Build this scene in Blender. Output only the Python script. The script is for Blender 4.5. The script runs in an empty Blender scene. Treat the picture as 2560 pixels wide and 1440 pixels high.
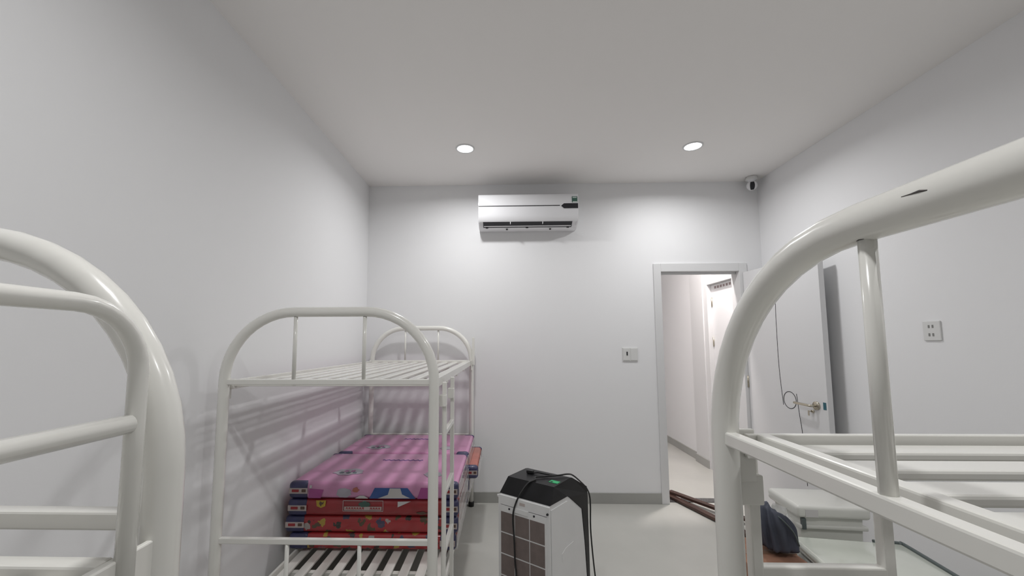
import bpy, bmesh, math, random
from mathutils import Vector, Matrix

# ------------------------------------------------------------------ camera, world, exposure
scene = bpy.context.scene
COL = scene.collection
PI = math.pi
CAM_H = 1.3915
ROOM_L, ROOM_R, ROOM_B, ROOM_F, CEIL = -1.266, 2.336, 3.675, -1.9, 2.871

def setup_camera():
    f, yaw, pitch, roll = 1010.0, -.0275, .0866, .0029
    fwd = Vector((math.sin(yaw)*math.cos(pitch), math.cos(yaw)*math.cos(pitch), math.sin(pitch)))
    right = Vector((math.cos(yaw), -math.sin(yaw), 0))
    up = right.cross(fwd)
    r2 = math.cos(roll)*right - math.sin(roll)*up
    u2 = math.sin(roll)*right + math.cos(roll)*up
    cd = bpy.data.cameras.new('camera')
    cd.sensor_fit = 'HORIZONTAL'; cd.sensor_width = 36.0; cd.lens = f/2560*36.0
    cd.shift_x = (1280-1232.4)/2560; cd.shift_y = (770-720)/2560
    cd.clip_start = .02
    o = bpy.data.objects.new('camera', cd); COL.objects.link(o)
    m = Matrix((r2, u2, -fwd)).transposed().to_4x4(); m.translation = Vector((0, 0, CAM_H))
    o.matrix_world = m
    scene.camera = o
setup_camera()

world = bpy.data.worlds.new('world'); scene.world = world; world.use_nodes = True
world.node_tree.nodes['Background'].inputs[0].default_value = (.55, .6, .7, 1)
world.node_tree.nodes['Background'].inputs[1].default_value = .02
vs = scene.view_settings
vs.view_transform = 'Standard'; vs.look = 'None'; vs.gamma = 1.0; vs.use_curve_mapping = False
vs.exposure = -0.60
LAMP_SPREAD = 163.0
LAMP_POWER = 15.0          # watts of each ceiling downlight of the room
CORRIDOR_POWER = 44.0

# ------------------------------------------------------------------ materials
MATS = {}
def mat(name, col, rough=.5, metal=0.0, noise=0.0, nscale=6.0, bump=0.0, bscale=200.0, coat=0.0, spec=.5,
        emit=None, estr=0.0, trans=0.0, alpha=1.0):
    if name in MATS: return MATS[name]
    m = bpy.data.materials.new(name); m.use_nodes = True
    nt = m.node_tree; b = nt.nodes['Principled BSDF']
    b.inputs['Base Color'].default_value = (*col, 1); b.inputs['Roughness'].default_value = rough
    b.inputs['Metallic'].default_value = metal
    b.inputs['Specular IOR Level'].default_value = spec
    b.inputs['Coat Weight'].default_value = coat; b.inputs['Coat Roughness'].default_value = .06
    b.inputs['Transmission Weight'].default_value = trans; b.inputs['Alpha'].default_value = alpha
    if emit:
        b.inputs['Emission Color'].default_value = (*emit, 1); b.inputs['Emission Strength'].default_value = estr
    tc = nt.nodes.new('ShaderNodeTexCoord')
    if noise:
        n = nt.nodes.new('ShaderNodeTexNoise'); n.inputs['Scale'].default_value = nscale; n.inputs['Detail'].default_value = 5
        nt.links.new(tc.outputs['Object'], n.inputs['Vector'])
        r = nt.nodes.new('ShaderNodeValToRGB')
        r.color_ramp.elements[0].position = .3; r.color_ramp.elements[1].position = .7
        r.color_ramp.elements[0].color = (*[max(0, c*(1-noise)) for c in col], 1)
        r.color_ramp.elements[1].color = (*[min(1, c*(1+noise*.5)) for c in col], 1)
        nt.links.new(n.outputs['Fac'], r.inputs['Fac']); nt.links.new(r.outputs['Color'], b.inputs['Base Color'])
    if bump:
        n2 = nt.nodes.new('ShaderNodeTexNoise'); n2.inputs['Scale'].default_value = bscale; n2.inputs['Detail'].default_value = 3
        nt.links.new(tc.outputs['Object'], n2.inputs['Vector'])
        bp = nt.nodes.new('ShaderNodeBump'); bp.inputs['Strength'].default_value = bump; bp.inputs['Distance'].default_value = .004
        nt.links.new(n2.outputs['Fac'], bp.inputs['Height']); nt.links.new(bp.outputs['Normal'], b.inputs['Normal'])
    MATS[name] = m
    return m

def floor_material():
    m = mat('polished_tile', (.54, .535, .50), .16, noise=.10, nscale=1.3, spec=.5)
    nt = m.node_tree; b = nt.nodes['Principled BSDF']
    n = nt.nodes.new('ShaderNodeTexNoise'); n.inputs['Scale'].default_value = 3.5; n.inputs['Detail'].default_value = 6
    tc = [x for x in nt.nodes if x.type == 'TEX_COORD'][0]
    nt.links.new(tc.outputs['Object'], n.inputs['Vector'])
    mr = nt.nodes.new('ShaderNodeMapRange'); mr.inputs['To Min'].default_value = .10; mr.inputs['To Max'].default_value = .3
    nt.links.new(n.outputs['Fac'], mr.inputs['Value']); nt.links.new(mr.outputs['Result'], b.inputs['Roughness'])
    return m

def print_material(name, base, blots, scale, thresh, seed):
    """fabric base with scattered printed blots of several colours"""
    m = mat(name, base, .38, coat=.55, bump=.12, bscale=16)
    nt = m.node_tree; b = nt.nodes['Principled BSDF']
    tc = [x for x in nt.nodes if x.type == 'TEX_COORD'][0]
    mp = nt.nodes.new('ShaderNodeMapping'); mp.inputs['Location'].default_value = (seed, seed*1.7, seed*.6)
    oi = nt.nodes.new('ShaderNodeObjectInfo'); ml = nt.nodes.new('ShaderNodeMath'); ml.operation = 'MULTIPLY'; ml.inputs[1].default_value = 9.0
    nt.links.new(oi.outputs['Random'], ml.inputs[0])
    ad = nt.nodes.new('ShaderNodeVectorMath'); ad.operation = 'ADD'
    nt.links.new(tc.outputs['Object'], ad.inputs[0]); nt.links.new(ml.outputs[0], ad.inputs[1])
    nt.links.new(ad.outputs[0], mp.inputs['Vector'])
    nz = nt.nodes.new('ShaderNodeTexNoise'); nz.inputs['Scale'].default_value = scale*1.6; nz.inputs['Detail'].default_value = 2
    nt.links.new(mp.outputs['Vector'], nz.inputs['Vector'])
    mx = nt.nodes.new('ShaderNodeMix'); mx.data_type = 'VECTOR'; mx.inputs[0].default_value = .06
    nt.links.new(mp.outputs['Vector'], mx.inputs[4]); nt.links.new(nz.outputs['Color'], mx.inputs[5])
    vo = nt.nodes.new('ShaderNodeTexVoronoi'); vo.inputs['Scale'].default_value = scale; vo.inputs['Randomness'].default_value = .9
    nt.links.new(mx.outputs[1], vo.inputs['Vector'])
    ramp = nt.nodes.new('ShaderNodeValToRGB'); ramp.color_ramp.interpolation = 'CONSTANT'
    els = ramp.color_ramp.elements
    els[0].position = 0; els[0].color = (*blots[0], 1); els[1].position = 1/len(blots); els[1].color = (*blots[1], 1)
    for i, c in enumerate(blots[2:], 2):
        e = els.new(i/len(blots)); e.color = (*c, 1)
    sp = nt.nodes.new('ShaderNodeSeparateColor'); nt.links.new(vo.outputs['Color'], sp.inputs['Color'])
    nt.links.new(sp.outputs[0], ramp.inputs['Fac'])
    lt = nt.nodes.new('ShaderNodeMath'); lt.operation = 'LESS_THAN'; lt.inputs[1].default_value = thresh
    nt.links.new(vo.outputs['Distance'], lt.inputs[0])
    mc = nt.nodes.new('ShaderNodeMix'); mc.data_type = 'RGBA'; mc.inputs[6].default_value = (*base, 1)
    nt.links.new(lt.outputs[0], mc.inputs[0]); nt.links.new(ramp.outputs['Color'], mc.inputs[7])
    nt.links.new(mc.outputs[2], b.inputs['Base Color'])
    return m

def film_material(name, density=.35, col=(.9, .92, .92)):
    if name in MATS: return MATS[name]
    m = bpy.data.materials.new(name); m.use_nodes = True; nt = m.node_tree
    b = nt.nodes['Principled BSDF']; b.inputs['Base Color'].default_value = (*col, 1); b.inputs['Roughness'].default_value = .12
    b.inputs['Coat Weight'].default_value = .6
    t = nt.nodes.new('ShaderNodeBsdfTransparent'); mx = nt.nodes.new('ShaderNodeMixShader')
    tc = nt.nodes.new('ShaderNodeTexCoord'); n = nt.nodes.new('ShaderNodeTexNoise'); n.inputs['Scale'].default_value = 14
    nt.links.new(tc.outputs['Object'], n.inputs['Vector'])
    mr = nt.nodes.new('ShaderNodeMapRange'); mr.inputs['From Min'].default_value = .3; mr.inputs['From Max'].default_value = .75
    mr.inputs['To Min'].default_value = density*.5; mr.inputs['To Max'].default_value = min(1, density*1.6)
    nt.links.new(n.outputs['Fac'], mr.inputs['Value']); nt.links.new(mr.outputs['Result'], mx.inputs[0])
    nt.links.new(t.outputs[0], mx.inputs[1]); nt.links.new(b.outputs[0], mx.inputs[2])
    nt.links.new(mx.outputs[0], nt.nodes['Material Output'].inputs['Surface'])
    MATS[name] = m
    return m

def wood_material():
    m = mat('dark_wood', (.12, .05, .035), .45)
    nt = m.node_tree; b = nt.nodes['Principled BSDF']
    tc = [x for x in nt.nodes if x.type == 'TEX_COORD'][0]
    mp = nt.nodes.new('ShaderNodeMapping'); mp.inputs['Scale'].default_value = (40, 1.5, 40)
    nt.links.new(tc.outputs['Object'], mp.inputs['Vector'])
    n = nt.nodes.new('ShaderNodeTexNoise'); n.inputs['Scale'].default_value = 3; n.inputs['Detail'].default_value = 6
    nt.links.new(mp.outputs['Vector'], n.inputs['Vector'])
    r = nt.nodes.new('ShaderNodeValToRGB')
    r.color_ramp.elements[0].position = .35; r.color_ramp.elements[0].color = (.036, .016, .012, 1)
    r.color_ramp.elements[1].position = .65; r.color_ramp.elements[1].color = (.095, .046, .033, 1)
    nt.links.new(n.outputs['Fac'], r.inputs['Fac']); nt.links.new(r.outputs['Color'], b.inputs['Base Color'])
    return m

M_WALL = mat('white_wall_paint', (.875, .875, .885), .75, bump=.05, bscale=90, spec=.3)
M_CEIL = mat('white_ceiling_paint', (.92, .90, .885), .8, bump=.03, bscale=60, spec=.3)
M_FLOOR = floor_material()
M_BASE = mat('grey_skirting_tile', (.40, .40, .38), .25, noise=.06, nscale=4)
M_TRIM = mat('white_door_frame', (.74, .74, .745), .35)
M_LEAF = mat('white_door_laminate', (.76, .76, .77), .4)
M_GRANITE = mat('dark_granite', (.10, .095, .095), .2, noise=.3, nscale=80)
M_BED = mat('cream_enamel_paint', (.84, .83, .785), .22, noise=.03, nscale=3, coat=.3)
M_BLACK = mat('black_rubber', (.012, .012, .013), .5)
M_CHIP = mat('chipped_bare_steel', (.10, .09, .085), .5, metal=.4)
M_STEEL = mat('brushed_steel', (.50, .46, .38), .28, metal=1.0)
M_ACW = mat('air_conditioner_white', (.84, .84, .86), .16, coat=.5)
M_ACD = mat('air_conditioner_dark', (.012, .012, .017), .5)
M_GREEN = mat('green_sticker', (.05, .13, .10), .4)
M_PALE = mat('pale_sticker', (.62, .70, .66), .4)
M_SW = mat('switch_plastic', (.74, .74, .73), .3)
M_COOLW = mat('cooler_white_plastic', (.77, .77, .77), .35, noise=.03, nscale=8)
M_COOLB = mat('cooler_black_plastic', (.007, .007, .0085), .42, noise=.4, nscale=14, spec=.3)
M_MESH = mat('dusty_filter_mesh', (.20, .16, .148), .8, noise=.12, nscale=30, bump=.5, bscale=700)
M_GREENB = mat('bright_green_sticker', (.02, .45, .16), .4)
M_NAVY = mat('navy_fabric', (.045, .045, .13), .35, noise=.35, nscale=14, coat=.4, bump=.25, bscale=22)
M_CREAM = mat('cream_label', (.52, .45, .43), .4)
M_REDPRINT = mat('red_label_print', (.36, .035, .04), .4)
M_DKPRINT = mat('dark_label_print', (.12, .07, .05), .4)
M_PINK = mat('pink_fabric', (.66, .30, .51), .36, noise=.10, nscale=5, coat=.5, bump=.2, bscale=9)
M_MAGENTA = mat('magenta_print', (.40, .07, .28), .38, coat=.5)
M_RED = print_material('red_printed_fabric', (.36, .025, .03),
                       [(.05, .03, .03), (.40, .27, .04), (.36, .025, .03), (.38, .34, .32), (.09, .06, .03), (.06, .05, .10), (.03, .025, .02), (.36, .025, .03)], 21.0, .40, 3.1)
M_RED2 = mat('plain_red_fabric', (.32, .022, .028), .36, noise=.12, nscale=6, coat=.5, bump=.15, bscale=14)
M_ORANGE = mat('faded_red_fabric', (.52, .16, .12), .4, noise=.2, nscale=10, coat=.4)
M_BLUEP = mat('blue_print', (.03, .09, .30), .4, coat=.5)
M_WHITEP = mat('white_print', (.60, .58, .58), .4, coat=.5)
M_GREYP = mat('grey_print', (.42, .40, .46), .4, coat=.5)
M_YELLOW = mat('yellow_print', (.48, .33, .03), .4, coat=.5)
M_FILM = film_material('clear_plastic_film', .5)
M_FILM2 = film_material('clear_plastic_wrap', .42, (.80, .78, .78))
M_APPL = mat('ivory_plastic', (.70, .70, .66), .25, coat=.4)
M_CHEST = mat('pale_green_white_gloss', (.66, .69, .62), .12, coat=.7, noise=.04, nscale=6)
M_TRIMDK = mat('dark_grey_gasket', (.09, .11, .11), .4)
M_BAG = mat('blue_grey_cloth', (.065, .072, .10), .7, noise=.35, nscale=9)
M_CARD = mat('brown_cardboard', (.33, .17, .11), .8, noise=.15, nscale=10)
M_WOOD = wood_material()
M_SHAD = mat('dark_hole', (.03, .025, .025), .8)
M_PINKHOLE = mat('vent_slot_grey', (.30, .24, .24), .7)

# ------------------------------------------------------------------ mesh helpers
class MB:
    def __init__(s): s.bm = bmesh.new()
    def box(s, x0, x1, y0, y1, z0, z1, bev=0.0, seg=2):
        b2 = bmesh.new()
        r = bmesh.ops.create_cube(b2, size=1.0)
        for v in b2.verts:
            v.co = Vector(((x0+x1)/2+v.co.x*(x1-x0), (y0+y1)/2+v.co.y*(y1-y0), (z0+z1)/2+v.co.z*(z1-z0)))
        if bev: bmesh.ops.bevel(b2, geom=b2.edges[:], offset=bev, segments=seg, affect='EDGES', profile=.5)
        s._merge(b2); return s
    def _merge(s, b2):
        me = bpy.data.meshes.new('t'); b2.to_mesh(me); b2.free(); s.bm.from_mesh(me); bpy.data.meshes.remove(me)
    def bar(s, a, b, w, h, up=(0, 0, 1), bev=0.0):
        """rectangular bar from a to b, w across, h along up"""
        a = Vector(a); b = Vector(b); d = (b-a); L = d.length; d.normalize()
        up = Vector(up); side = d.cross(up).normalized(); up = side.cross(d).normalized()
        b2 = bmesh.new(); bmesh.ops.create_cube(b2, size=1.0)
        for v in b2.verts: v.co = Vector((v.co.x*w, v.co.y*L, v.co.z*h))
        if bev: bmesh.ops.bevel(b2, geom=b2.edges[:], offset=bev, segments=2, affect='EDGES', profile=.5)
        mid = (a+b)/2
        for v in b2.verts: v.co = mid + side*v.co.x + d*v.co.y + up*v.co.z
        s._merge(b2); return s
    def tube(s, pts, r, n=14, cap=True):
        pts = [Vector(p) for p in pts]; rings = []
        t0 = (pts[1]-pts[0]).normalized()
        ref = Vector((0, 0, 1)) if abs(t0.z) < .9 else Vector((1, 0, 0))
        nrm = (ref - t0*ref.dot(t0)).normalized(); pt = t0
        for i, p in enumerate(pts):
            if i == 0: t = t0
            elif i == len(pts)-1: t = (pts[i]-pts[i-1]).normalized()
            else: t = ((pts[i+1]-p).normalized()+(p-pts[i-1]).normalized()).normalized()
            q = pt.rotation_difference(t); nrm = q @ nrm; nrm = (nrm - t*nrm.dot(t)).normalized(); pt = t
            bn = t.cross(nrm); rr = r[i] if isinstance(r, (list, tuple)) else r
            rings.append([s.bm.verts.new(p+nrm*math.cos(2*PI*k/n)*rr+bn*math.sin(2*PI*k/n)*rr) for k in range(n)])
        for A, B in zip(rings, rings[1:]):
            for k in range(n):
                f = s.bm.faces.new((A[k], A[(k+1) % n], B[(k+1) % n], B[k])); f.smooth = True
        if cap: s.bm.faces.new(rings[0][::-1]); s.bm.faces.new(rings[-1])
        return s
    def lathe(s, prof, n=32, M=None):
        """profile of (radius, z) about +Z, transformed by M"""
        M = M or Matrix.Identity(4); rings = []
        for r, z in prof:
            if r < 1e-6: rings.append([s.bm.verts.new(M @ Vector((0, 0, z)))])
            else: rings.append([s.bm.verts.new(M @ Vector((r*math.cos(2*PI*k/n), r*math.sin(2*PI*k/n), z))) for k in range(n)])
        for A, B in zip(rings, rings[1:]):
            for k in range(n):
                a, b = A[k % len(A)], A[(k+1) % len(A)]; c, d = B[(k+1) % len(B)], B[k % len(B)]
                vs_ = []
                for v in (a, b, c, d):
                    if v not in vs_: vs_.append(v)
                if len(vs_) > 2:
                    f = s.bm.faces.new(vs_); f.smooth = True
        return s
    def prism(s, poly, fn0, fn1):
        """closed polygon of 2D points; fn0 / fn1 map them to the two end faces"""
        A = [s.bm.verts.new(fn0(*p)) for p in poly]; B = [s.bm.verts.new(fn1(*p)) for p in poly]
        n = len(poly)
        for k in range(n): s.bm.faces.new((A[k], A[(k+1) % n], B[(k+1) % n], B[k]))
        s.bm.faces.new(A[::-1]); s.bm.faces.new(B)
        return s
    def grid(s, fn, nu, nv, closed_u=False, smooth=True):
        V = [[s.bm.verts.new(fn(i/(nu if closed_u else nu-1), j/(nv-1))) for i in range(nu)] for j in range(nv)]
        for j in range(nv-1):
            for i in range(nu if closed_u else nu-1):
                f = s.bm.faces.new((V[j][i], V[j][(i+1) % nu], V[j+1][(i+1) % nu], V[j+1][i])); f.smooth = smooth
        return s
    def xform(s, M):
        bmesh.ops.transform(s.bm, matrix=M, verts=s.bm.verts[:]); return s
    def build(s, name, m, parent=None, smooth_angle=None):
        bmesh.ops.recalc_face_normals(s.bm, faces=s.bm.faces[:])
        me = bpy.data.meshes.new(name)
        if parent is not None:
            T = world_loc(parent)
            for v in s.bm.verts: v.co -= T
        s.bm.to_mesh(me); s.bm.free()
        if smooth_angle is not None:
            for p in me.polygons: p.use_smooth = True
            me.set_sharp_from_angle(angle=math.radians(smooth_angle))
        me.materials.append(m)
        o = bpy.data.objects.new(name, me); COL.objects.link(o)
        if parent is not None: o.parent = parent
        return o

def world_loc(o):
    v = Vector((0, 0, 0))
    while o is not None:
        v += Vector(o.location); o = o.parent
    return v
def tag(o, label, cat, group=None):
    o['label'] = label; o['category'] = cat
    if group: o['group'] = group
    return o
def thing(name, label, cat, loc, group=None):
    o = bpy.data.objects.new(name, None); COL.objects.link(o); o.location = loc; o.empty_display_size = .1
    return tag(o, label, cat, group)
def struct(o): o['kind'] = 'structure'; return o
def span(p, q): return (min(p[0], q[0]), max(p[0], q[0]), min(p[1], q[1]), max(p[1], q[1]))
def spline(P, n=8):
    P = [Vector(p) for p in P]; out = []
    for i in range(len(P)-1):
        p0 = P[max(i-1, 0)]; p1 = P[i]; p2 = P[i+1]; p3 = P[min(i+2, len(P)-1)]
        for k in range(n):
            t = k/n
            out.append(.5*((2*p1)+(p2-p0)*t+(2*p0-5*p1+4*p2-p3)*t*t+(-p0+3*p1-3*p2+p3)*t**3))
    out.append(P[-1]); return out

# ------------------------------------------------------------------ the room
T = .10
COR_L, COR_R, COR_E = .55, 2.30, 7.4
DX0, DX1, DZ = 1.411, 2.131, 2.036           # door opening
struct(MB().box(ROOM_L-T, ROOM_R+T+.5, ROOM_F-T, COR_E+T, -.10, 0).build('floor', M_FLOOR))
struct(MB().box(ROOM_L-T, ROOM_R+T, ROOM_F-T, ROOM_B+T, CEIL, CEIL+.1).build('ceiling', M_CEIL))
struct(MB().box(ROOM_L-T, ROOM_L, ROOM_F-T, ROOM_B+T, 0, CEIL).build('wall_left', M_WALL))
struct(MB().box(ROOM_R, ROOM_R+T, ROOM_F-T, ROOM_B+T, 0, CEIL).build('wall_right', M_WALL))
struct(MB().box(ROOM_L, ROOM_R, ROOM_F-T, ROOM_F, 0, CEIL).build('wall_front', M_WALL))
struct(MB().box(ROOM_L, DX0, ROOM_B, ROOM_B+T, 0, CEIL).box(DX1, ROOM_R, ROOM_B, ROOM_B+T, 0, CEIL)
       .box(DX0, DX1, ROOM_B, ROOM_B+T, DZ, CEIL).build('wall_back', M_WALL))
struct(MB().box(ROOM_L, 1.357, ROOM_B-.012, ROOM_B, 0, .09, .002).build('baseboard_back', M_BASE))
struct(MB().box(ROOM_L, ROOM_L+.012, ROOM_F, ROOM_B-.012, 0, .09, .002).build('baseboard_left', M_BASE))
struct(MB().box(ROOM_R-.012, ROOM_R, ROOM_F, ROOM_B, 0, .09, .002).build('baseboard_right', M_BASE))
# door frame
tr = struct(MB().box(1.357, DX0+.012, ROOM_B-.016, ROOM_B+T+.016, 0, 2.107, .003).build('trim_1', M_TRIM))
struct(MB().box(DX1-.012, 2.19, ROOM_B-.016, ROOM_B+T+.016, 0, 2.107, .003).build('trim_2', M_TRIM))
struct(MB().box(DX0+.012, DX1-.012, ROOM_B-.016, ROOM_B+T+.016, 2.033, 2.107, .003).build('trim_3', M_TRIM))
struct(MB().box(DX0+.012, DX1-.012, ROOM_B+.035, ROOM_B+.055, 2.012, 2.033, .002).build('trim_4', M_TRIM))
struct(MB().box(DX0+.012, DX1-.012, ROOM_B+.03, ROOM_B+T+.02, 0, .006, .002).build('trim_5', M_GRANITE))

# corridor beyond the doorway
CY0 = ROOM_B+T
struct(MB().box(COR_L-T, COR_R+.5, CY0, COR_E+T, CEIL, CEIL+.1).build('ceiling_corridor', M_CEIL))
struct(MB().box(COR_L-T, COR_L, CY0, COR_E, 0, CEIL).build('wall_corridor_left', M_WALL))
struct(MB().box(COR_L-T, COR_R+T, COR_E, COR_E+T, 0, CEIL).build('wall_corridor_end', M_WALL))
D2A, D2B, D2Z = 3.83, 4.58, 2.045
struct(MB().box(COR_R, COR_R+T, D2B, COR_E, 0, CEIL).box(COR_R, COR_R+T, CY0, D2A, 0, CEIL).box(COR_R, COR_R+T, D2A, D2B, D2Z, CEIL)
       .build('wall_corridor_right', M_WALL))
struct(MB().box(COR_R-.035, COR_R, 4.66, 4.96, 0, CEIL).build('trim_6', M_TRIM))
struct(MB().box(COR_R-.025, COR_R+.03, D2B-.012, 4.66, 0, D2Z+.09, .003).build('trim_7', M_TRIM))
struct(MB().box(COR_R-.025, COR_R+.03, D2A, D2B-.012, D2Z-.012, D2Z+.09, .003).build('trim_8', M_TRIM))
struct(MB().box(COR_R-.012, COR_R, 4.96, COR_E, 0, .09, .002).box(COR_R-.047, COR_R-.035, 4.66, 4.972, 0, .09, .002)
       .box(COR_R-.035, COR_R-.012, 4.96, 4.972, 0, .09).build('baseboard_corridor', M_BASE))
d2 = struct(MB().box(COR_R+.025, COR_R+.065, D2A, D2B-.012, .012, D2Z-.014, .002).build('door_2', M_LEAF))
for k in range(11):
    y = D2A+.05+k*.058
    MB().box(COR_R+.0225, COR_R+.027, y, y+.034, D2Z-.062, D2Z-.036).build('vent_slot', M_PINKHOLE, d2)
for z in (.35, 1.40, 1.84):
    MB().tube([(COR_R+.022, D2B-.022, z-.05), (COR_R+.022, D2B-.022, z+.05)], .008, 10).build('hinge', M_STEEL, d2)

# open door leaf of the room
def door_leaf():
    h = Vector((2.150, 3.655, 0)); e = (Vector((2.216, 2.878, 0))-h).normalized(); n = Vector((e.y, -e.x, 0))   # n points into the room (-x)
    if n.x > 0: n = -n
    up = Vector((0, 0, 1)); L, W = .778, .04
    def Q(s, d, z): return h + e*s + n*d + up*z
    b = MB(); b.prism([(0, .008), (L, .008), (L, 2.018), (0, 2.018)], lambda s, z: Q(s, 0, z), lambda s, z: Q(s, -W, z))
    d = struct(b.build('door_1', M_LEAF))
    B = lambda: MB()
    # inlaid dark lines and ring
    pts = [(.372, 1.90), (.362, 1.70), (.358, 1.5), (.358, 1.25), (.366, 1.08), (.382, .905)]
    B().tube(spline([Q(s, .0005, z) for s, z in pts], 6), .0022, 6).build('inlay_line', M_ACD, d)
    ring = [Q(.448+.060*math.cos(a), .0005, .950+.064*math.sin(a)) for a in [2*PI*k/40 for k in range(41)]]
    B().tube(ring, .0024, 6, cap=False).build('inlay_ring', M_ACD, d)
    B().tube(spline([Q(.515, .0005, 1.005), Q(.53, .0005, .86), Q(.548, .0005, .70), Q(.56, .0005, .35)], 6), .0022, 6).build('inlay_line', M_ACD, d)
    R = Matrix((e, up, n)).transposed().to_4x4()
    R.translation = Q(.688, 0, .943)
    hd = B().lathe([(0, .012), (.026, .012), (.029, .009), (.030, 0)], 28, R).build('lever_handle', M_STEEL, d)
    MB().tube(spline([Q(.688, .008, .943), Q(.688, .045, .943), Q(.66, .052, .944), Q(.56, .050, .946), Q(.545, .046, .946)], 5), .009, 12).build('lever', M_STEEL, hd)
    key = B().lathe([(0, .010), (.010, .010), (.011, 0)], 16, Matrix.Translation(Q(.655, 0, .898)-R.translation) @ R).build('key_cylinder', M_STEEL, d)
    MB().tube([Q(.655, .009, .900), Q(.655, .03, .900)], .004, 8).box(*span(Q(.636, .022, 0), Q(.648, .026, 0)), .868, .904).build('key', M_STEEL, key)
    MB().prism([(.742, .924), (.766, .924), (.766, .974), (.742, .974)], lambda s, z: Q(s, .0015, z), lambda s, z: Q(s, 0, z)).build('latch_sticker', mat('teal_sticker', (.03, .13, .17), .4), d)
    for z in (.3, 1.05, 1.75):
        MB().tube([Q(-.004, .004, z-.05), Q(-.004, .004, z+.05)], .008, 10).build('hinge', M_STEEL, d)
door_leaf()

# ------------------------------------------------------------------ ceiling downlights
def downlight(x, y, label, power=LAMP_POWER, tint=(1, 1, 1), group='recessed ceiling downlights'):
    t = thing('downlight', label, 'light', (x, y, CEIL), group)
    Mt = Matrix.Translation((x, y, CEIL))
    MB().lathe([(.060, .0), (.060, -.006), (.070, -.006), (.073, 0)], 40, Mt).build('rim', M_TRIM, t)
    MB().lathe([(0, -.003), (.060, -.003), (.060, -.001), (0, -.001)], 40, Mt).build('diffuser', mat('lit_diffuser', (1, 1, 1), .5, emit=(.97, .99, 1), estr=14), t)
    ld = bpy.data.lights.new('downlight_glow', 'AREA'); ld.shape = 'DISK'; ld.size = .12; ld.energy = power; ld.spread = math.radians(LAMP_SPREAD); ld.color = tint
    lo = bpy.data.objects.new('downlight_glow', ld); COL.objects.link(lo); lo.location = (0, 0, -.008); lo.parent = t
downlight(-.29, 2.957, 'bright round ceiling downlight above the bunk bed, left of the air conditioner')
downlight(1.433, 2.977, 'bright round ceiling downlight between air conditioner and security camera')
downlight(-.29, .35, 'round ceiling downlight over the aisle, nearer the viewer, on the bunk bed side')
downlight(1.433, .35, 'round ceiling downlight over the bare bunk by the right wall')
downlight(1.80, 3.99, 'round ceiling downlight in the corridor beyond the door', CORRIDOR_POWER, (1, .93, .90))

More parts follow.
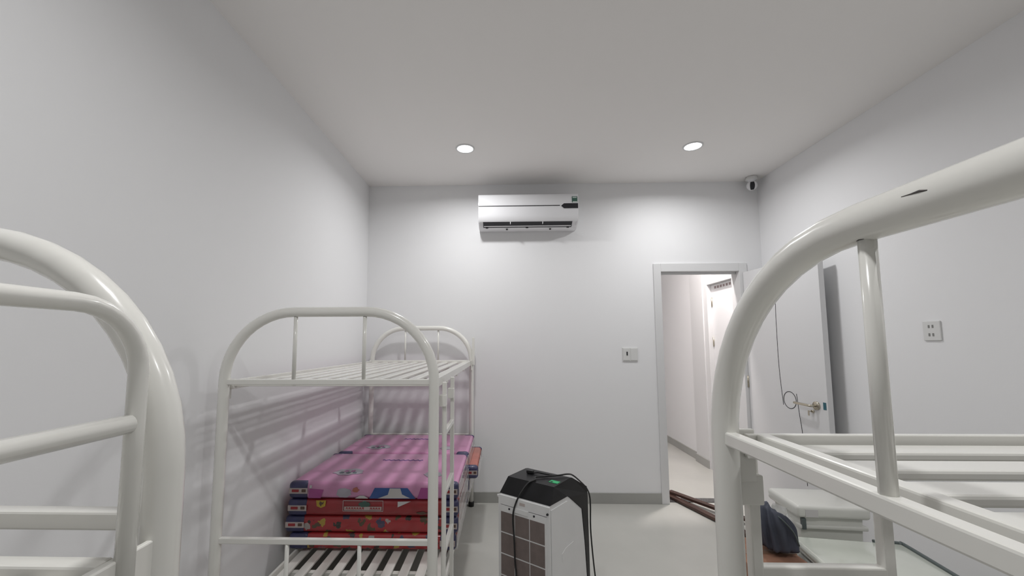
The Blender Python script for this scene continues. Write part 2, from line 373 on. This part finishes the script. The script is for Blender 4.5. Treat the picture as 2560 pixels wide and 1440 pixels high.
# ------------------------------------------------------------------ bunk beds
def make_bed(label, origin, ew, el, W, L, zp, ladder, group, archz=1.546, lower=True, uprights=True, zlow=.24, drop=0.0, ladder_side=1):
    """origin: floor point under the first post of the visible end; ew: along the end (width), el: along the length"""
    O = Vector(origin); ew = Vector(ew); el = Vector(el); up = Vector((0, 0, 1))
    t = thing('bunk_bed', label, 'bunk bed', O, group)
    Q = lambda w, l, z: O+ew*w+el*l+up*z
    r, R = .021, .29
    R = min(R, W/2-.02)
    def post_end(l):
        pts = [Q(0, l, .035), Q(0, l, .5), Q(0, l, 1.0), Q(0, l, archz-r-R)]
        zc = archz-r-R
        for k in range(1, 13):
            a = PI-(PI/2)*k/12; pts.append(Q(R+R*math.cos(a), l, zc+R*math.sin(a)))
        for k in range(0, 13):
            a = PI/2-(PI/2)*k/12; pts.append(Q(W-R+R*math.cos(a), l, zc+R*math.sin(a)))
        pts += [Q(W, l, 1.0), Q(W, l, .5), Q(W, l, .035)]
        a = MB().tube(pts, r, 20).build('end_arch', M_BED, t)
        for w in (0, W):
            MB().lathe([(0, 0), (.024, 0), (.025, .03), (.0225, .042), (0, .042)], 18, Matrix.Translation(Q(w, l, 0))).build('foot_cap', M_BLACK, t)
        MB().bar(Q(.0, l, zp), Q(W, l, zp), .020, .022, bev=.003).build('end_rail', M_BED, t)
        MB().bar(Q(0, l, .597), Q(W, l, .597), .020, .022, bev=.003).build('end_rail', M_BED, t)
        MB().bar(Q(0, l, zlow-.012), Q(W, l, zlow-.012), .020, .024, bev=.003).build('end_rail', M_BED, t)
        for q in (1/3, 2/3):
            w = W*q
            if uprights: MB().tube([Q(w, l, zp+.008), Q(w, l, archz-r-.014)], .008, 12).build('upright', M_BED, t)
            MB().tube([Q(w, l, zlow), Q(w, l, .589)], .008, 12).build('upright', M_BED, t)
        # chipped weld collar under the arch
        if uprights:
            for q in (1/3, 2/3):
                MB().tube([Q(W*q, l, archz-2*r+.0012), Q(W*q, l, archz-2*r+.004)], .0086, 12).build('weld_collar', M_CHIP, t)
    post_end(0); post_end(L)
    def platform(z, n=10):
        for w in (.007, W-.007):
            MB().bar(Q(w, .030, z-.014), Q(w, L-.030, z-.014), .012, .040, bev=.002).build('side_rail', M_BED, t)
        for l in (.056, L-.056):
            MB().bar(Q(.012, l, z-.008), Q(W-.012, l, z-.008), .022, .030, bev=.003).build('platform_rail', M_BED, t)
        for l in (.50, .95, L-.50):
            MB().bar(Q(.012, l, z-.040), Q(W-.012, l, z-.040), .028, .024, bev=.002).build('cross_bar', M_BED, t)
        base = None
        for k in range(n):
            w = .052+k*(W-.104)/(n-1)
            if base is None:
                base = MB().bar(Q(w, .060, z-.013), Q(w, L-.060, z-.013), .048, .014, bev=.004).build('slat', M_BED, t); w0 = w
            else:
                c = base.copy(); COL.objects.link(c); c.parent = t; c.location = ew*(w-w0)
        for l in (.030, L-.030):
            for w in (-.004, W+.004):
                MB().box(*span(Q(w-.004, l-.026, 0), Q(w+.004, l+.020, 0)), z-.075, z+.012, .002).build('bracket', M_BED, t)
    platform(zp-drop)
    if lower: platform(zlow)
    if ladder:
        wl, la, lb = ladder
        for l in (la, lb):
            MB().bar(Q(wl, l, .02), Q(wl, l, zp-.012), .019, .019, up=el, bev=.003).build('ladder_stile', M_BED, t)
            w2 = W if wl > 0 else 0
            wa, wb = (W+.006, wl+.0105) if wl > 0 else (wl-.0105, -.006)
            MB().box(*span(Q(wa, l-.030, 0), Q(wb, l+.0095, 0)), zp-.116, zp-.066, .003).build('ladder_hook', M_BED, t)
        for z in (.25, .495, .74, 1.0):
            MB().bar(Q(wl, la, z), Q(wl, lb, z), .018, .022, bev=.003).build('ladder_rung', M_BED, t)
    return t

bedA = make_bed('cream steel bunk bed with folded mattresses stacked on its lower bunk, against the left wall',
                (-1.176, 1.685, 0), (1, 0, 0), (0, 1, 0), .885, 1.906, 1.232, (.885+.026, .125, .395), 'cream steel bunk beds')
MB().box(-.283, -.262, 3.565, 3.600, 1.20, 1.44, .003).build('corner_plate', M_BED, bedA)
bedB = make_bed('bare cream steel bunk bed against the right wall, its arched end close to the viewer',
                (.375, .715, 0), (0, -1, 0), (1, 0, 0), .885, 1.906, 1.232, (-.028, .055, .275), 'cream steel bunk beds', archz=1.537)
MB().tube([(.3546, .338, 1.5178), (.3546, .345, 1.5195), (.3546, .352, 1.5197), (.3548, .3605, 1.5203)], [.0006, .0013, .0007, .0004], 6).build('paint_chip', M_CHIP, bedB)
bedC = make_bed('cream steel bunk bed with a rounded guard rail, nearest on the left',
                (-.418, .50, 0), (-1, 0, 0), (0, -1, 0), .807, 1.85, 1.180, None, 'cream steel bunk beds', archz=1.548, drop=.028)
# guard rail on the aisle side of that bed
gx = -.418
g = [(gx, .455, 1.09), (gx, .455, 1.30), (gx, .455, 1.36)]
for k in range(1, 9):
    a = (PI/2)*k/8
    g.append((gx, .455-.075*(1-math.cos(a)), 1.36+.073*math.sin(a)))
g += [(gx, .2, 1.433), (gx, -.3, 1.433), (gx, -.62, 1.433)]
for k in range(1, 9):
    a = (PI/2)*k/8
    g.append((gx, -.62-.075*math.sin(a), 1.36+.073*math.cos(a)))
g += [(gx, -.695, 1.09)]
gr = MB().tube(g, .0095, 16).build('guard_rail', M_BED, bedC)
MB().tube([(gx, .447, 1.303), (gx, -.687, 1.303)], .0105, 16).build('guard_bar', M_BED, gr)
MB().box(gx-.006, gx+.004, .463, .486, 1.02, 1.155, .002).build('hook_plate', M_BED, bedC)

# ------------------------------------------------------------------ folded mattresses on the lower bunk
def mattress(x0, x1, y0, y1, z0, z1, fabric, label, group, edge=M_NAVY, prints=None, wrap=True):
    t = thing('folded_mattress', label, 'mattress', ((x0+x1)/2, (y0+y1)/2, z0), group)
    e = .115
    MB().box(x0+.003, x1-.003, y0+.003, y1-.002, z0, z1-.0015, .024, 4).build('cover', fabric, t, 40)
    zm = (z0+z1)/2
    for s in (0, 1):
        a, b = (x0, x0+e) if s == 0 else (x1-e+.02, x1)
        m = MB().box(a, b, y0-.003, y0+.052, z0+.0005, z1-.0002, .022, 4)
        eb = m.build('end_band', edge, t, 40)
        MB().box(a, b-.03 if s == 0 else b, y1-.045, y1+.002, z0+.0005, z1-.0002, .020, 4).build('end_band', edge, t, 40)
        lb = MB().box(a+.006, b-.004, y0-.0045, y0-.002, zm-.016, zm+.014).build('maker_label', M_CREAM, eb)
        w = b-a
        MB().box(a+w*.20, a+w*.54, y0-.0060, y0-.004, zm-.007, zm+.007, .002).build('label_print', M_REDPRINT, eb)
        MB().box(a+w*.68, a+w*.88, y0-.0060, y0-.004, zm-.007, zm+.008, .002).build('label_print', M_DKPRINT, eb)
    if wrap:
        MB().box(x1+.001, x1+.006, y0+.01, y1-.01, z0+.006, z1-.006, .002).build('plastic_wrap', M_FILM2, t)
    return t
ZL = .246
HL = [.2475, .336, .429, .521, .614]
GF = 'folded mattresses in the front stack'; GB = 'folded mattresses in the rear stack'
FX0, FX1, FY0, FY1 = -1.222, -.262, 2.325, 2.935
mattress(-1.212, FX1-.01, FY0, FY1, HL[0], HL[1], M_RED, 'red printed folded mattress with navy ends, lowest of the front stack on the slats', GF)
mattress(-1.236, FX1, FY0+.002, FY1, HL[1]+.001, HL[2], M_RED, 'red printed folded mattress with navy ends, second from the bottom of the front stack', GF)
m3 = mattress(-1.222, FX1+.004, FY0-.004, FY1, HL[2]+.001, HL[3], M_RED2, 'plain red folded mattress with a white framed print, just under the pink one in front', GF)
m4 = mattress(-1.220, FX1+.002, FY0-.002, FY1, HL[3]+.001, HL[4], M_PINK, 'pink folded mattress with navy ends lying on top of the front stack', GF)
RY0, RY1 = 2.955, 3.530
mattress(-1.205, -.268, RY0, RY1, HL[0], HL[1], M_RED, 'red folded mattress at the bottom of the rear stack by the back wall', GB)
mattress(-1.205, -.255, RY0, RY1, HL[1]+.001, HL[2], M_RED, 'red folded mattress, second from the bottom of the rear stack', GB)
mattress(-1.150, -.192, RY0, RY1-.02, HL[2]+.001, HL[3], M_ORANGE, 'faded red folded mattress jutting out over the aisle from the rear stack', GB)
m8 = mattress(-1.205, -.258, RY0, RY1, HL[3]+.001, HL[4], M_PINK, 'pink folded mattress on top of the rear stack by the back wall', GB)

def disc(cx, cz, rx, rz, y, n=18, jit=0.0, rnd=random.Random(1)):
    pts = []
    for k in range(n):
        a = 2*PI*k/n; q = 1+rnd.uniform(-jit, jit)
        pts.append((cx+rx*q*math.cos(a), cz+rz*q*math.sin(a)))
    return pts
def front_print(poly, y, m, parent, name='print'):
    MB().prism(poly, lambda x, z: Vector((x, y-.0012, z)), lambda x, z: Vector((x, y+.001, z))).build(name, m, parent)
def top_print(poly, z, m, parent, name='print'):
    MB().prism(poly, lambda x, y: Vector((x, y, z+.0012)), lambda x, y: Vector((x, y, z-.001))).build(name, m, parent)
# pink mattress: plain patches of colour where pictures are printed
y4 = FY0
front_print([(-.760, .527), (-.730, .584), (-.545, .584), (-.500, .527)], y4, M_BLUEP, m4, 'blue_print')
front_print([(-.712, .528), (-.655, .548), (-.645, .582), (-.585, .582), (-.575, .55), (-.53, .53)], y4-.001, M_WHITEP, m4, 'white_print')
front_print(disc(-.905, .556, .042, .026, y4, jit=.1), y4, M_GREYP, m4, 'pale_print')
front_print(disc(-.838, .572, .020, .014, y4, jit=.2), y4, M_ORANGE, m4, 'orange_print')
front_print([(-.84, .527), (-.815, .542), (-.79, .542), (-.765, .527)], y4-.0005, M_WHITEP, m4, 'white_print')
front_print([(-1.105, .527), (-1.10, .578), (-1.02, .572), (-1.035, .527)], y4, M_MAGENTA, m4, 'magenta_print')
front_print([(-.49, .527), (-.47, .586), (-.38, .586), (-.375, .527)], y4, M_MAGENTA, m4, 'magenta_print')
front_print([(-1.1, .580), (-1.088, .580), (-1.086, .596), (-1.098, .597)], y4-.0008, M_WHITEP, m4, 'price_tag')
rnd = random.Random(5)
def scribble(cx, cy, w, z, parent, n=26, amp=.008):
    pts = [(cx-w/2+w*k/(n-1), cy+amp*math.sin(k*2.1)+rnd.uniform(-1, 1)*amp*.4, z) for k in range(n)]
    MB().tube(spline(pts, 3), .0022, 5).build('cursive_print', mat('blue_script_print', (.12, .10, .30), .4), parent)
for (m_, oy) in ((m4, 0), (m8, .60)):
    zt = HL[4]
    scribble(-.68, 2.758+oy, .27, zt, m_)
    top_print(disc(-.945, 2.51+oy*.985, .085, .060, 0, jit=.18, rnd=random.Random(3)), zt, M_GREYP, m_, 'emblem_print')
    for k in range(5):
        a = -.985+k*.02
        top_print(disc(a, 2.49+oy*.985+(k % 2)*.03, .013, .017, 0, jit=.3, rnd=random.Random(k)), zt+.0006, M_MAGENTA if k % 2 else mat('teal_print', (.10, .14, .16), .4), m_, 'emblem_mark')
    top_print(disc(-.43, 2.47+oy, .055, .05, 0, jit=.2, rnd=random.Random(7)), zt, M_GREYP, m_, 'emblem_print')
# plain red mattress: white framed panel, yellow shield, white wedge
y3 = FY0-.004
fr = [(-.905, .516), (-.680, .516), (-.680, .460), (-.905, .460)]
for a, b in zip(fr, fr[1:]+fr[:1]):
    MB().bar((a[0], y3-.0005, a[1]), (b[0], y3-.0005, b[1]), .002, .0035, up=(0, 1, 0) if a[1] == b[1] else (0, 1, 0)).build('frame_print', M_WHITEP, m3)
front_print([(-.898, .464), (-.688, .464), (-.688, .484), (-.898, .484)], y3, M_CREAM, m3, 'banner_print')
for k in range(13):
    x = -.890+k*.0152
    if 7 <= k <= 8: continue
    q = rnd.choice(((0, .011, .004, .011), (0, .011, 0, .006), (0, .006, .004, .011)))
    front_print([(x, .468), (x+.003, .468), (x+.003, .4745), (x+.008, .4745), (x+.008, .468), (x+.011, .468), (x+.011, .480), (x+.002, .480)], y3-.0012, M_REDPRINT, m3, 'letter_print')
front_print(disc(-.785, .498, .030, .015, 0, jit=.2), y3-.0012, mat('green_print', (.06, .12, .10), .4), m3, 'green_print')
front_print([(-1.058, .516), (-1.054, .485), (-1.030, .476), (-1.006, .485), (-1.002, .516)], y3, M_YELLOW, m3, 'shield_print')
front_print([(-1.036, .512), (-1.040, .498), (-1.030, .484), (-1.026, .494), (-1.018, .496), (-1.012, .512), (-1.022, .504)], y3-.0012, M_DKPRINT, m3, 'shield_mark')
front_print([(-.598, .512), (-.525, .514), (-.598, .482)], y3, M_WHITEP, m3, 'white_print')
front_print(disc(-.46, .452, .03, .008, 0, jit=.3), y3, M_DKPRINT, m3, 'dark_print')

# ------------------------------------------------------------------ air conditioner
def air_conditioner():
    x0, x1 = -.222, .656
    t = thing('air_conditioner', 'white wall-mounted split air conditioner with dark stripe, high on the back wall', 'air conditioner', ((x0+x1)/2, ROOM_B, 2.41))
    Yf = 3.468
    prof = [(ROOM_B-.001, 2.708), (Yf+.05, 2.708), (Yf+.018, 2.700), (Yf+.005, 2.68), (Yf, 2.60), (Yf+.006, 2.52), (Yf+.018, 2.475), (Yf+.034, 2.458),
            (Yf+.075, 2.448), (Yf+.11, 2.430), (3.60, 2.418), (ROOM_B-.001, 2.418)]
    body = MB().prism(prof, lambda y, z: Vector((x0+.01, y, z)), lambda y, z: Vector((x1-.01, y, z))).build('housing', M_ACW, t, 35)
    pp = [(Yf+.048, 2.7095), (Yf+.016, 2.7015), (Yf+.002, 2.682), (Yf-.003, 2.60), (Yf+.003, 2.52), (Yf+.015, 2.472), (Yf+.028, 2.458), (Yf+.05, 2.46), (Yf+.05, 2.70)]
    MB().prism(pp, lambda y, z: Vector((x0, y, z)), lambda y, z: Vector((x1, y, z))).build('front_panel', M_ACW, t, 35)
    # side cheeks
    for a, b in ((x0, x0+.012), (x1-.012, x1)):
        MB().prism([(Yf+.03, 2.70), (Yf+.03, 2.455), (Yf+.10, 2.434), (3.60, 2.420), (ROOM_B-.001, 2.42), (ROOM_B-.001, 2.70)],
                   lambda y, z, a=a: Vector((a, y, z)), lambda y, z, b=b: Vector((b, y, z))).build('side_cheek', M_ACW, t)
    MB().box(x0+.002, .494, Yf-.005, Yf+.004, 2.5895, 2.5955).build('stripe', M_ACD, t)
    MB().prism([(.505, 2.589), (.530, 2.610), (.652, 2.610), (.652, 2.567), (.530, 2.567)], lambda x, z: Vector((x, Yf-.005, z)), lambda x, z: Vector((x, Yf+.004, z))).build('display_window', M_ACD, t)
    st = MB().box(.600, .648, Yf-.0025, Yf+.012, 2.617, 2.672).build('energy_sticker', M_GREEN, t)
    MB().box(.606, .642, Yf-.004, Yf+.010, 2.658, 2.666).build('sticker_band', M_PALE, st)
    MB().box(.606, .646, Yf-.004, Yf+.010, 2.618, 2.628).build('sticker_band', M_PALE, st)
    # air outlet: dark slot, flap, pivots, vanes
    sl = [(Yf+.034, 2.4575), (Yf+.075, 2.4515), (Yf+.11, 2.4275), (Yf+.12, 2.45), (Yf+.05, 2.47)]
    out = MB().prism([(Yf+.026, 2.4590), (Yf+.060, 2.4440), (Yf+.098, 2.4265), (Yf+.12, 2.44), (Yf+.05, 2.475)],
                     lambda y, z: Vector((-.182, y, z)), lambda y, z: Vector((.606, y, z))).build('air_outlet', M_ACD, t)
    MB().bar((-.176, Yf+.078, 2.4345), (.600, Yf+.078, 2.4345), .012, .005, up=(0, .5, .8), bev=.0015).build('louvre_flap', M_ACW, t)
    for x in (.06, .345): MB().box(x-.003, x+.003, Yf+.022, Yf+.05, 2.442, 2.458).build('vane', M_ACW, out)
    for x in (-.15, .21, .575): MB().box(x-.012, x+.012, Yf+.084, Yf+.100, 2.420, 2.432, .003).build('flap_pivot', M_ACD, out)
    for x in (.03, .42): MB().box(x-.008, x+.008, 3.585, 3.60, 2.413, 2.420, .002).build('clip', M_ACD, t)
    return t
air_conditioner()

# ------------------------------------------------------------------ security camera, switch, socket
def security_camera():
    c = Vector((2.226, 3.575, CEIL))
    t = thing('security_camera', 'small white dome security camera with black lens in the ceiling corner', 'camera', c)
    MB().lathe([(0, 0), (.040, 0), (.046, -.006), (.047, -.026), (.043, -.032), (0, -.032)], 32, Matrix.Translation(c)).build('base', M_SW, t)
    prof = [(.036, -.032)]+[(.044*math.cos(a), -.080-.044*math.sin(a)) for a in [(-.9+k*(PI/2+.9)/14) for k in range(14)]]+[(0, -.124)]
    MB().lathe(prof, 32, Matrix.Translation(c)).build('head', M_ACW, t)
    d = (Vector((0.5, 0, CAM_H+.2))-c); d.normalize(); side = Vector((0, 0, 1)).cross(d).normalized(); upv = d.cross(side)
    cc = c+Vector((0, 0, -.080))
    def fn(u, v):
        a = -.95+u*1.75; b = -.42+v*.84
        # slot up the front of the ball
        dirv = d*math.cos(a)*math.cos(b)+upv*math.sin(a)*.99+side*math.sin(b)*math.cos(a)
        return cc+dirv.normalized()*.0458
    MB().grid(fn, 16, 9).build('lens_window', M_ACD, t)
security_camera()

sw = thing('light_switch', 'white double light switch plate with a black toggle beside the door frame', 'switch', (1.125, ROOM_B, 1.22))
MB().box(1.058, 1.193, ROOM_B-.008, ROOM_B, 1.226, 1.348, .003).build('plate', M_SW, sw)
for a in (1.064, 1.130): MB().box(a, a+.058, ROOM_B-.011, ROOM_B-.006, 1.234, 1.340, .002).build('module', M_SW, sw)
MB().box(1.092, 1.103, ROOM_B-.016, ROOM_B-.010, 1.278, 1.312, .003).build('toggle', M_ACD, sw)
so = thing('power_socket', 'white double power socket on the right wall', 'socket', (ROOM_R, 2.275, 1.395))
MB().box(ROOM_R-.008, ROOM_R, 2.225, 2.315, 1.398, 1.505, .003).build('plate', M_SW, so)
for z in (1.430, 1.475):
    for y in (2.262, 2.282):
        MB().box(ROOM_R-.0095, ROOM_R-.006, y-.004, y+.004, z-.008, z+.008).build('pin_slot', mat('grey_slot', (.25, .25, .24), .6), so)

# ------------------------------------------------------------------ air cooler
def air_cooler():
    U = Vector((.81097, -.58508, 0)); V = Vector((.58508, .81097, 0)); A = Vector((-.027, 1.963, 0)); Z = Vector((0, 0, 1))
    Q = lambda u, v, z: A+U*u+V*v+Z*z
    t = thing('air_cooler', 'white and black evaporative air cooler with brown filter grille, standing on the floor', 'air cooler', Q(.136, .17, 0))
    W = .271
    side = [(.004, .07), (.002, .692), (.165, .686), (.184, .676), (.313, .585), (.340, .42), (.359, .25), (.366, .07)]
    MB().prism(side, lambda v, z: Q(.006, v, z), lambda v, z: Q(W-.004, v, z)).build('housing', M_COOLW, t)
    for s, (a, b) in enumerate(((0, .010), (W-.008, W))):
        MB().prism([(.012, .08), (.010, .672), (.160, .668), (.178, .662), (.302, .575), (.330, .42), (.348, .25), (.355, .08)],
                   lambda v, z, a=a: Q(a, v, z), lambda v, z, b=b: Q(b, v, z)).build('side_panel', M_COOLW, t)
    # black shell: cap and front
    cap = [(.002, .693), (.060, .754), (.215, .754), (.235, .750), (.372, .675), (.380, .640), (.392, .07), (.367, .07), (.360, .25), (.341, .42), (.314, .586), (.185, .677), (.166, .687)]
    def inset(v, z): return max(0, (z-.69))/.062
    MB().prism(cap, lambda v, z: Q(.001+.008*inset(v, z), v, z), lambda v, z: Q(W-.001-.012*inset(v, z), v, z)).build('black_shell', M_COOLB, t)
    MB().prism([(.012, .125), (W-.014, .125), (W-.014, .645), (.012, .645)], lambda u, z: Q(u, .001, z), lambda u, z: Q(u, -.010, z)).build('rear_frame', M_COOLW, t)
    # raised border of the filter
    for (u0, u1, z0, z1) in ((0, W, .648, .688), (0, .012, .10, .648), (W-.014, W, .10, .648), (.012, W-.014, .10, .125)):
        MB().prism([(u0, z0), (u1, z0), (u1, z1), (u0, z1)], lambda u, z: Q(u, .002, z), lambda u, z: Q(u, -.006, z)).build('rear_border', M_COOLW, t)
    for i in range(3):
        for j in range(5):
            u0 = .018+i*.0782; z1 = .618-j*.0935
            MB().prism([(u0, z1-.0875), (u0+.074, z1-.0875), (u0+.074, z1), (u0, z1)], lambda u, z: Q(u, -.0085, z), lambda u, z: Q(u, -.0112, z)).build('filter_mesh', M_MESH, t)
    gb = MB().prism([(.092, .630), (.165, .630), (.165, .648), (.092, .648)], lambda u, z: Q(u, -.004, z), lambda u, z: Q(u, -.014, z)).build('pull_tab', M_COOLW, t)
    MB().prism([(.118, .664), (.146, .664), (.146, .676), (.118, .676)], lambda u, z: Q(u, -.006, z), lambda u, z: Q(u, -.0072, z)).build('rating_label', M_CREAM, t)
    for u, z in ((.064, .637), (.196, .637), (.262, .660)):
        B = Matrix((U, Z, -V)).transposed().to_4x4(); B.translation = Q(u, -.005, z)
        MB().lathe([(0, .0075), (.0042, .0075), (.005, 0)], 12, B).build('screw', M_ACD, t)
    # hand grip moulded in the side
    gp = [(.100, .425), (.100, .459), (.135, .472), (.211, .472), (.211, .440)]
    MB().prism(gp, lambda v, z: Q(W-.002, v, z), lambda v, z: Q(W+.0015, v, z)).build('hand_grip', M_COOLW, t)
    MB().bar(Q(-.004, .02, .664), Q(-.030, .03, .668), .012, .010, bev=.002).build('cord_hook', M_COOLW, t)
    # sticker on the top
    stk = MB().prism([(.205, .105), (.250, .105), (.250, .135), (.205, .135)], lambda u, v: Q(u, v, .7535), lambda u, v: Q(u, v, .7555)).build('green_label', M_GREENB, t)
    MB().prism([(.212, .108), (.222, .108), (.222, .118), (.212, .118)], lambda u, v: Q(u, v, .7545), lambda u, v: Q(u, v, .7562)).build('label_mark', M_ACD, stk)
    for u in (.03, W-.03):
        for v in (.04, .34):
            MB().tube([Q(u-.012, v, .027), Q(u+.012, v, .027)], .027, 20).build('caster_wheel', M_BLACK, t)
            MB().bar(Q(u, v, .03), Q(u, v, .08), .018, .03, up=V).build('caster_fork', M_BLACK, t)
    # power cord: over the top, down the filter and down the front
    c = MB()
    c.tube(spline([Q(.102, -.016, .12), Q(.105, -.018, .355), Q(.099, -.018, .422), Q(.095, -.018, .524), Q(.089, -.018, .592), Q(.094, -.016, .645), Q(.112, .000, .703),
                   Q(.13, .045, .748), Q(.150, .075, .760), Q(.135, .105, .762), Q(.165, .142, .762), Q(.210, .190, .763), Q(.235, .235, .762), Q(.225, .312, .735),
                   Q(.22, .406, .679), Q(.22, .48, .624), Q(.22, .513, .576), Q(.22, .52, .522), Q(.22, .518, .39), Q(.22, .561, .15), Q(.23, .60, .004), Q(.30, .62, .004), Q(.36, .52, .004)], 8), .0038, 8)
    cord = c.build('power_cord', M_BLACK, t)
    MB().tube(spline([Q(.085, .16, .758), Q(.11, .168, .763), Q(.15, .165, .765), Q(.185, .170, .765)], 5), [.0038]*16, 8).build('cord_end', M_BLACK, cord)
    MB().bar(Q(.055, .155, .763), Q(.090, .162, .763), .020, .016, bev=.004).build('plug', M_BLACK, cord)
air_cooler()

# ------------------------------------------------------------------ things on the floor by the right wall
def plank(a, b, w, h, z, label):
    m = MB(); L = (Vector(b)-Vector(a)).length
    m.box(-w/2, w/2, -L/2, L/2, 0, h, .003)
    o = m.build('wooden_strip', M_WOOD)
    d = Vector(b)-Vector(a); o.location = ((a[0]+b[0])/2, (a[1]+b[1])/2, z); o.rotation_euler = (0, 0, math.atan2(d.y, d.x)-PI/2)
    return tag(o, label, 'wood strip', 'dark wooden strips across the doorway')
plank((1.452, 3.90), (1.845, 2.78), .055, .022, .0075, 'dark brown wooden strip lying across the door threshold, reaching furthest towards the viewer')
plank((1.500, 3.855), (2.04, 2.95), .050, .022, .030, 'dark brown wooden strip crossing on top of the other one in the doorway')

# lidded ivory container behind the chest
def rot_about(p, a): return Matrix.Translation(p) @ Matrix.Rotation(a, 4, 'Z') @ Matrix.Translation(-Vector(p))
pb = Vector((1.66, 2.29, 0)); Rb = rot_about(pb, math.radians(-5))
bx = thing('lidded_container', 'ivory plastic container with a thick overhanging lid, in clear film by the dark bag', 'container', pb)
MB().prism([(-.15, .10), (.14, .10), (.14, -.12), (-.15, -.12)], lambda x, y: pb+Vector((x*.9, y*.9, 0)), lambda x, y: pb+Vector((x, y, .508))).xform(Rb).build('body', M_APPL, bx)
MB().box(pb.x-.172, pb.x+.172, pb.y-.140, pb.y+.135, .505, .565, .018, 4).xform(Rb).build('lid', M_APPL, bx, 50)
MB().box(pb.x-.160, pb.x+.158, pb.y-.134, pb.y+.125, .452, .472, .006).xform(Rb).build('rim', M_APPL, bx)
MB().box(pb.x-.135, pb.x-.075, pb.y-.1415, pb.y-.139, .514, .550).xform(Rb).build('sticker', M_WHITEP, bx)
MB().box(pb.x-.150, pb.x-.132, pb.y-.138, pb.y-.122, .452, .505).xform(Rb).build('hinge_lug', M_TRIMDK, bx)

# long glossy chest in front of it
pc = Vector((1.862, 2.037, 0)); Rc = rot_about(pc, math.radians(-9))
ch = thing('glossy_chest', 'long pale glossy chest with a dark gasket edge under the bare bunk bed', 'chest', pc+Vector((-.24, -.45, 0)))
MB().box(pc.x-.47, pc.x, pc.y-.90, pc.y, 0, .40, .03, 4).xform(Rc).build('body', M_CHEST, ch, 50)
MB().box(pc.x-.475, pc.x+.002, pc.y-.905, pc.y+.002, .405, .45, .020, 4).xform(Rc).build('lid', M_CHEST, ch, 50)
gk = [(pc.x-.12, pc.y-.004, .450), (pc.x-.03, pc.y-.004, .450), (pc.x-.012, pc.y-.012, .450), (pc.x-.004, pc.y-.035, .450), (pc.x-.004, pc.y-.4, .450), (pc.x-.004, pc.y-.87, .450)]
MB().tube(spline(gk, 5), .009, 8).xform(Rc).build('gasket', M_TRIMDK, ch)

# cardboard box, dark bag, film
cb = thing('cardboard_box', 'brown cardboard box on the floor under the dark blue bag', 'box', (1.22, 1.97, 0))
MB().box(1.075, 1.345, 1.86, 2.16, 0, .415, .003).build('carton', M_CARD, cb)
MB().box(1.073, 1.347, 1.995, 2.035, .02, .4165).build('tape', mat('brown_tape', (.24, .13, .08), .3), cb)
MB().box(1.075, 1.21, 1.853, 1.858, .30, .415).build('flap', M_CARD, cb)

def bag():
    c = Vector((1.278, 2.02, .4175)); H = .200
    t = thing('cloth_bag', 'dark blue grey cloth bag with folds, resting on a cardboard box', 'bag', c)
    def fn(u, v):
        a = 2*PI*u; env = (1-(2*v-1)**6*.0)
        prof = math.sin(min(1, v*6)*PI/2)*(1-.40*max(0, (v-.6)/.4)**2)
        if v > .97: prof *= .25
        fold = 1+.11*math.sin(11*a+2*v)+.06*math.sin(5*a-3*v)
        x = .070*prof*fold*math.copysign(abs(math.cos(a))**.7, math.cos(a)); y = .075*prof*fold*math.copysign(abs(math.sin(a))**.7, math.sin(a))
        return c+Vector((x-.028*v, y, H*v*(1-.12*math.cos(a)*v)))
    MB().grid(fn, 64, 26, closed_u=True).build('sack', M_BAG, t)
    MB().tube(spline([c+Vector((-.055, -.030, .20)), c+Vector((-.02, -.070, .17)), c+Vector((.02, -.082, .12)), c+Vector((.045, -.078, .06))], 6), .0035, 6).build('strap', M_TRIMDK, t)
bag()
def film():
    c = Vector((1.418, 2.20, .0))
    rn = random.Random(11); ph = [rn.uniform(0, 6) for _ in range(6)]
    def fn(u, v):
        x = -.045+.085*u; z = .005+.54*v
        y = .018*math.sin(7*u+ph[0]+4*v)+.02*math.sin(17*u+ph[1]-9*v)+.014*math.sin(31*v+ph[2]+11*u)+.05*(v-.5)
        return c+Vector((x*(.7+.45*v)+.012*math.sin(13*v+ph[3]), y, z+.012*math.sin(9*u+ph[4])*v))
    o = MB().grid(fn, 28, 40, smooth=False).build('plastic_film', M_FILM)
    tag(o, 'crumpled clear plastic film hanging between the dark bag and the ivory container', 'plastic film')
film()
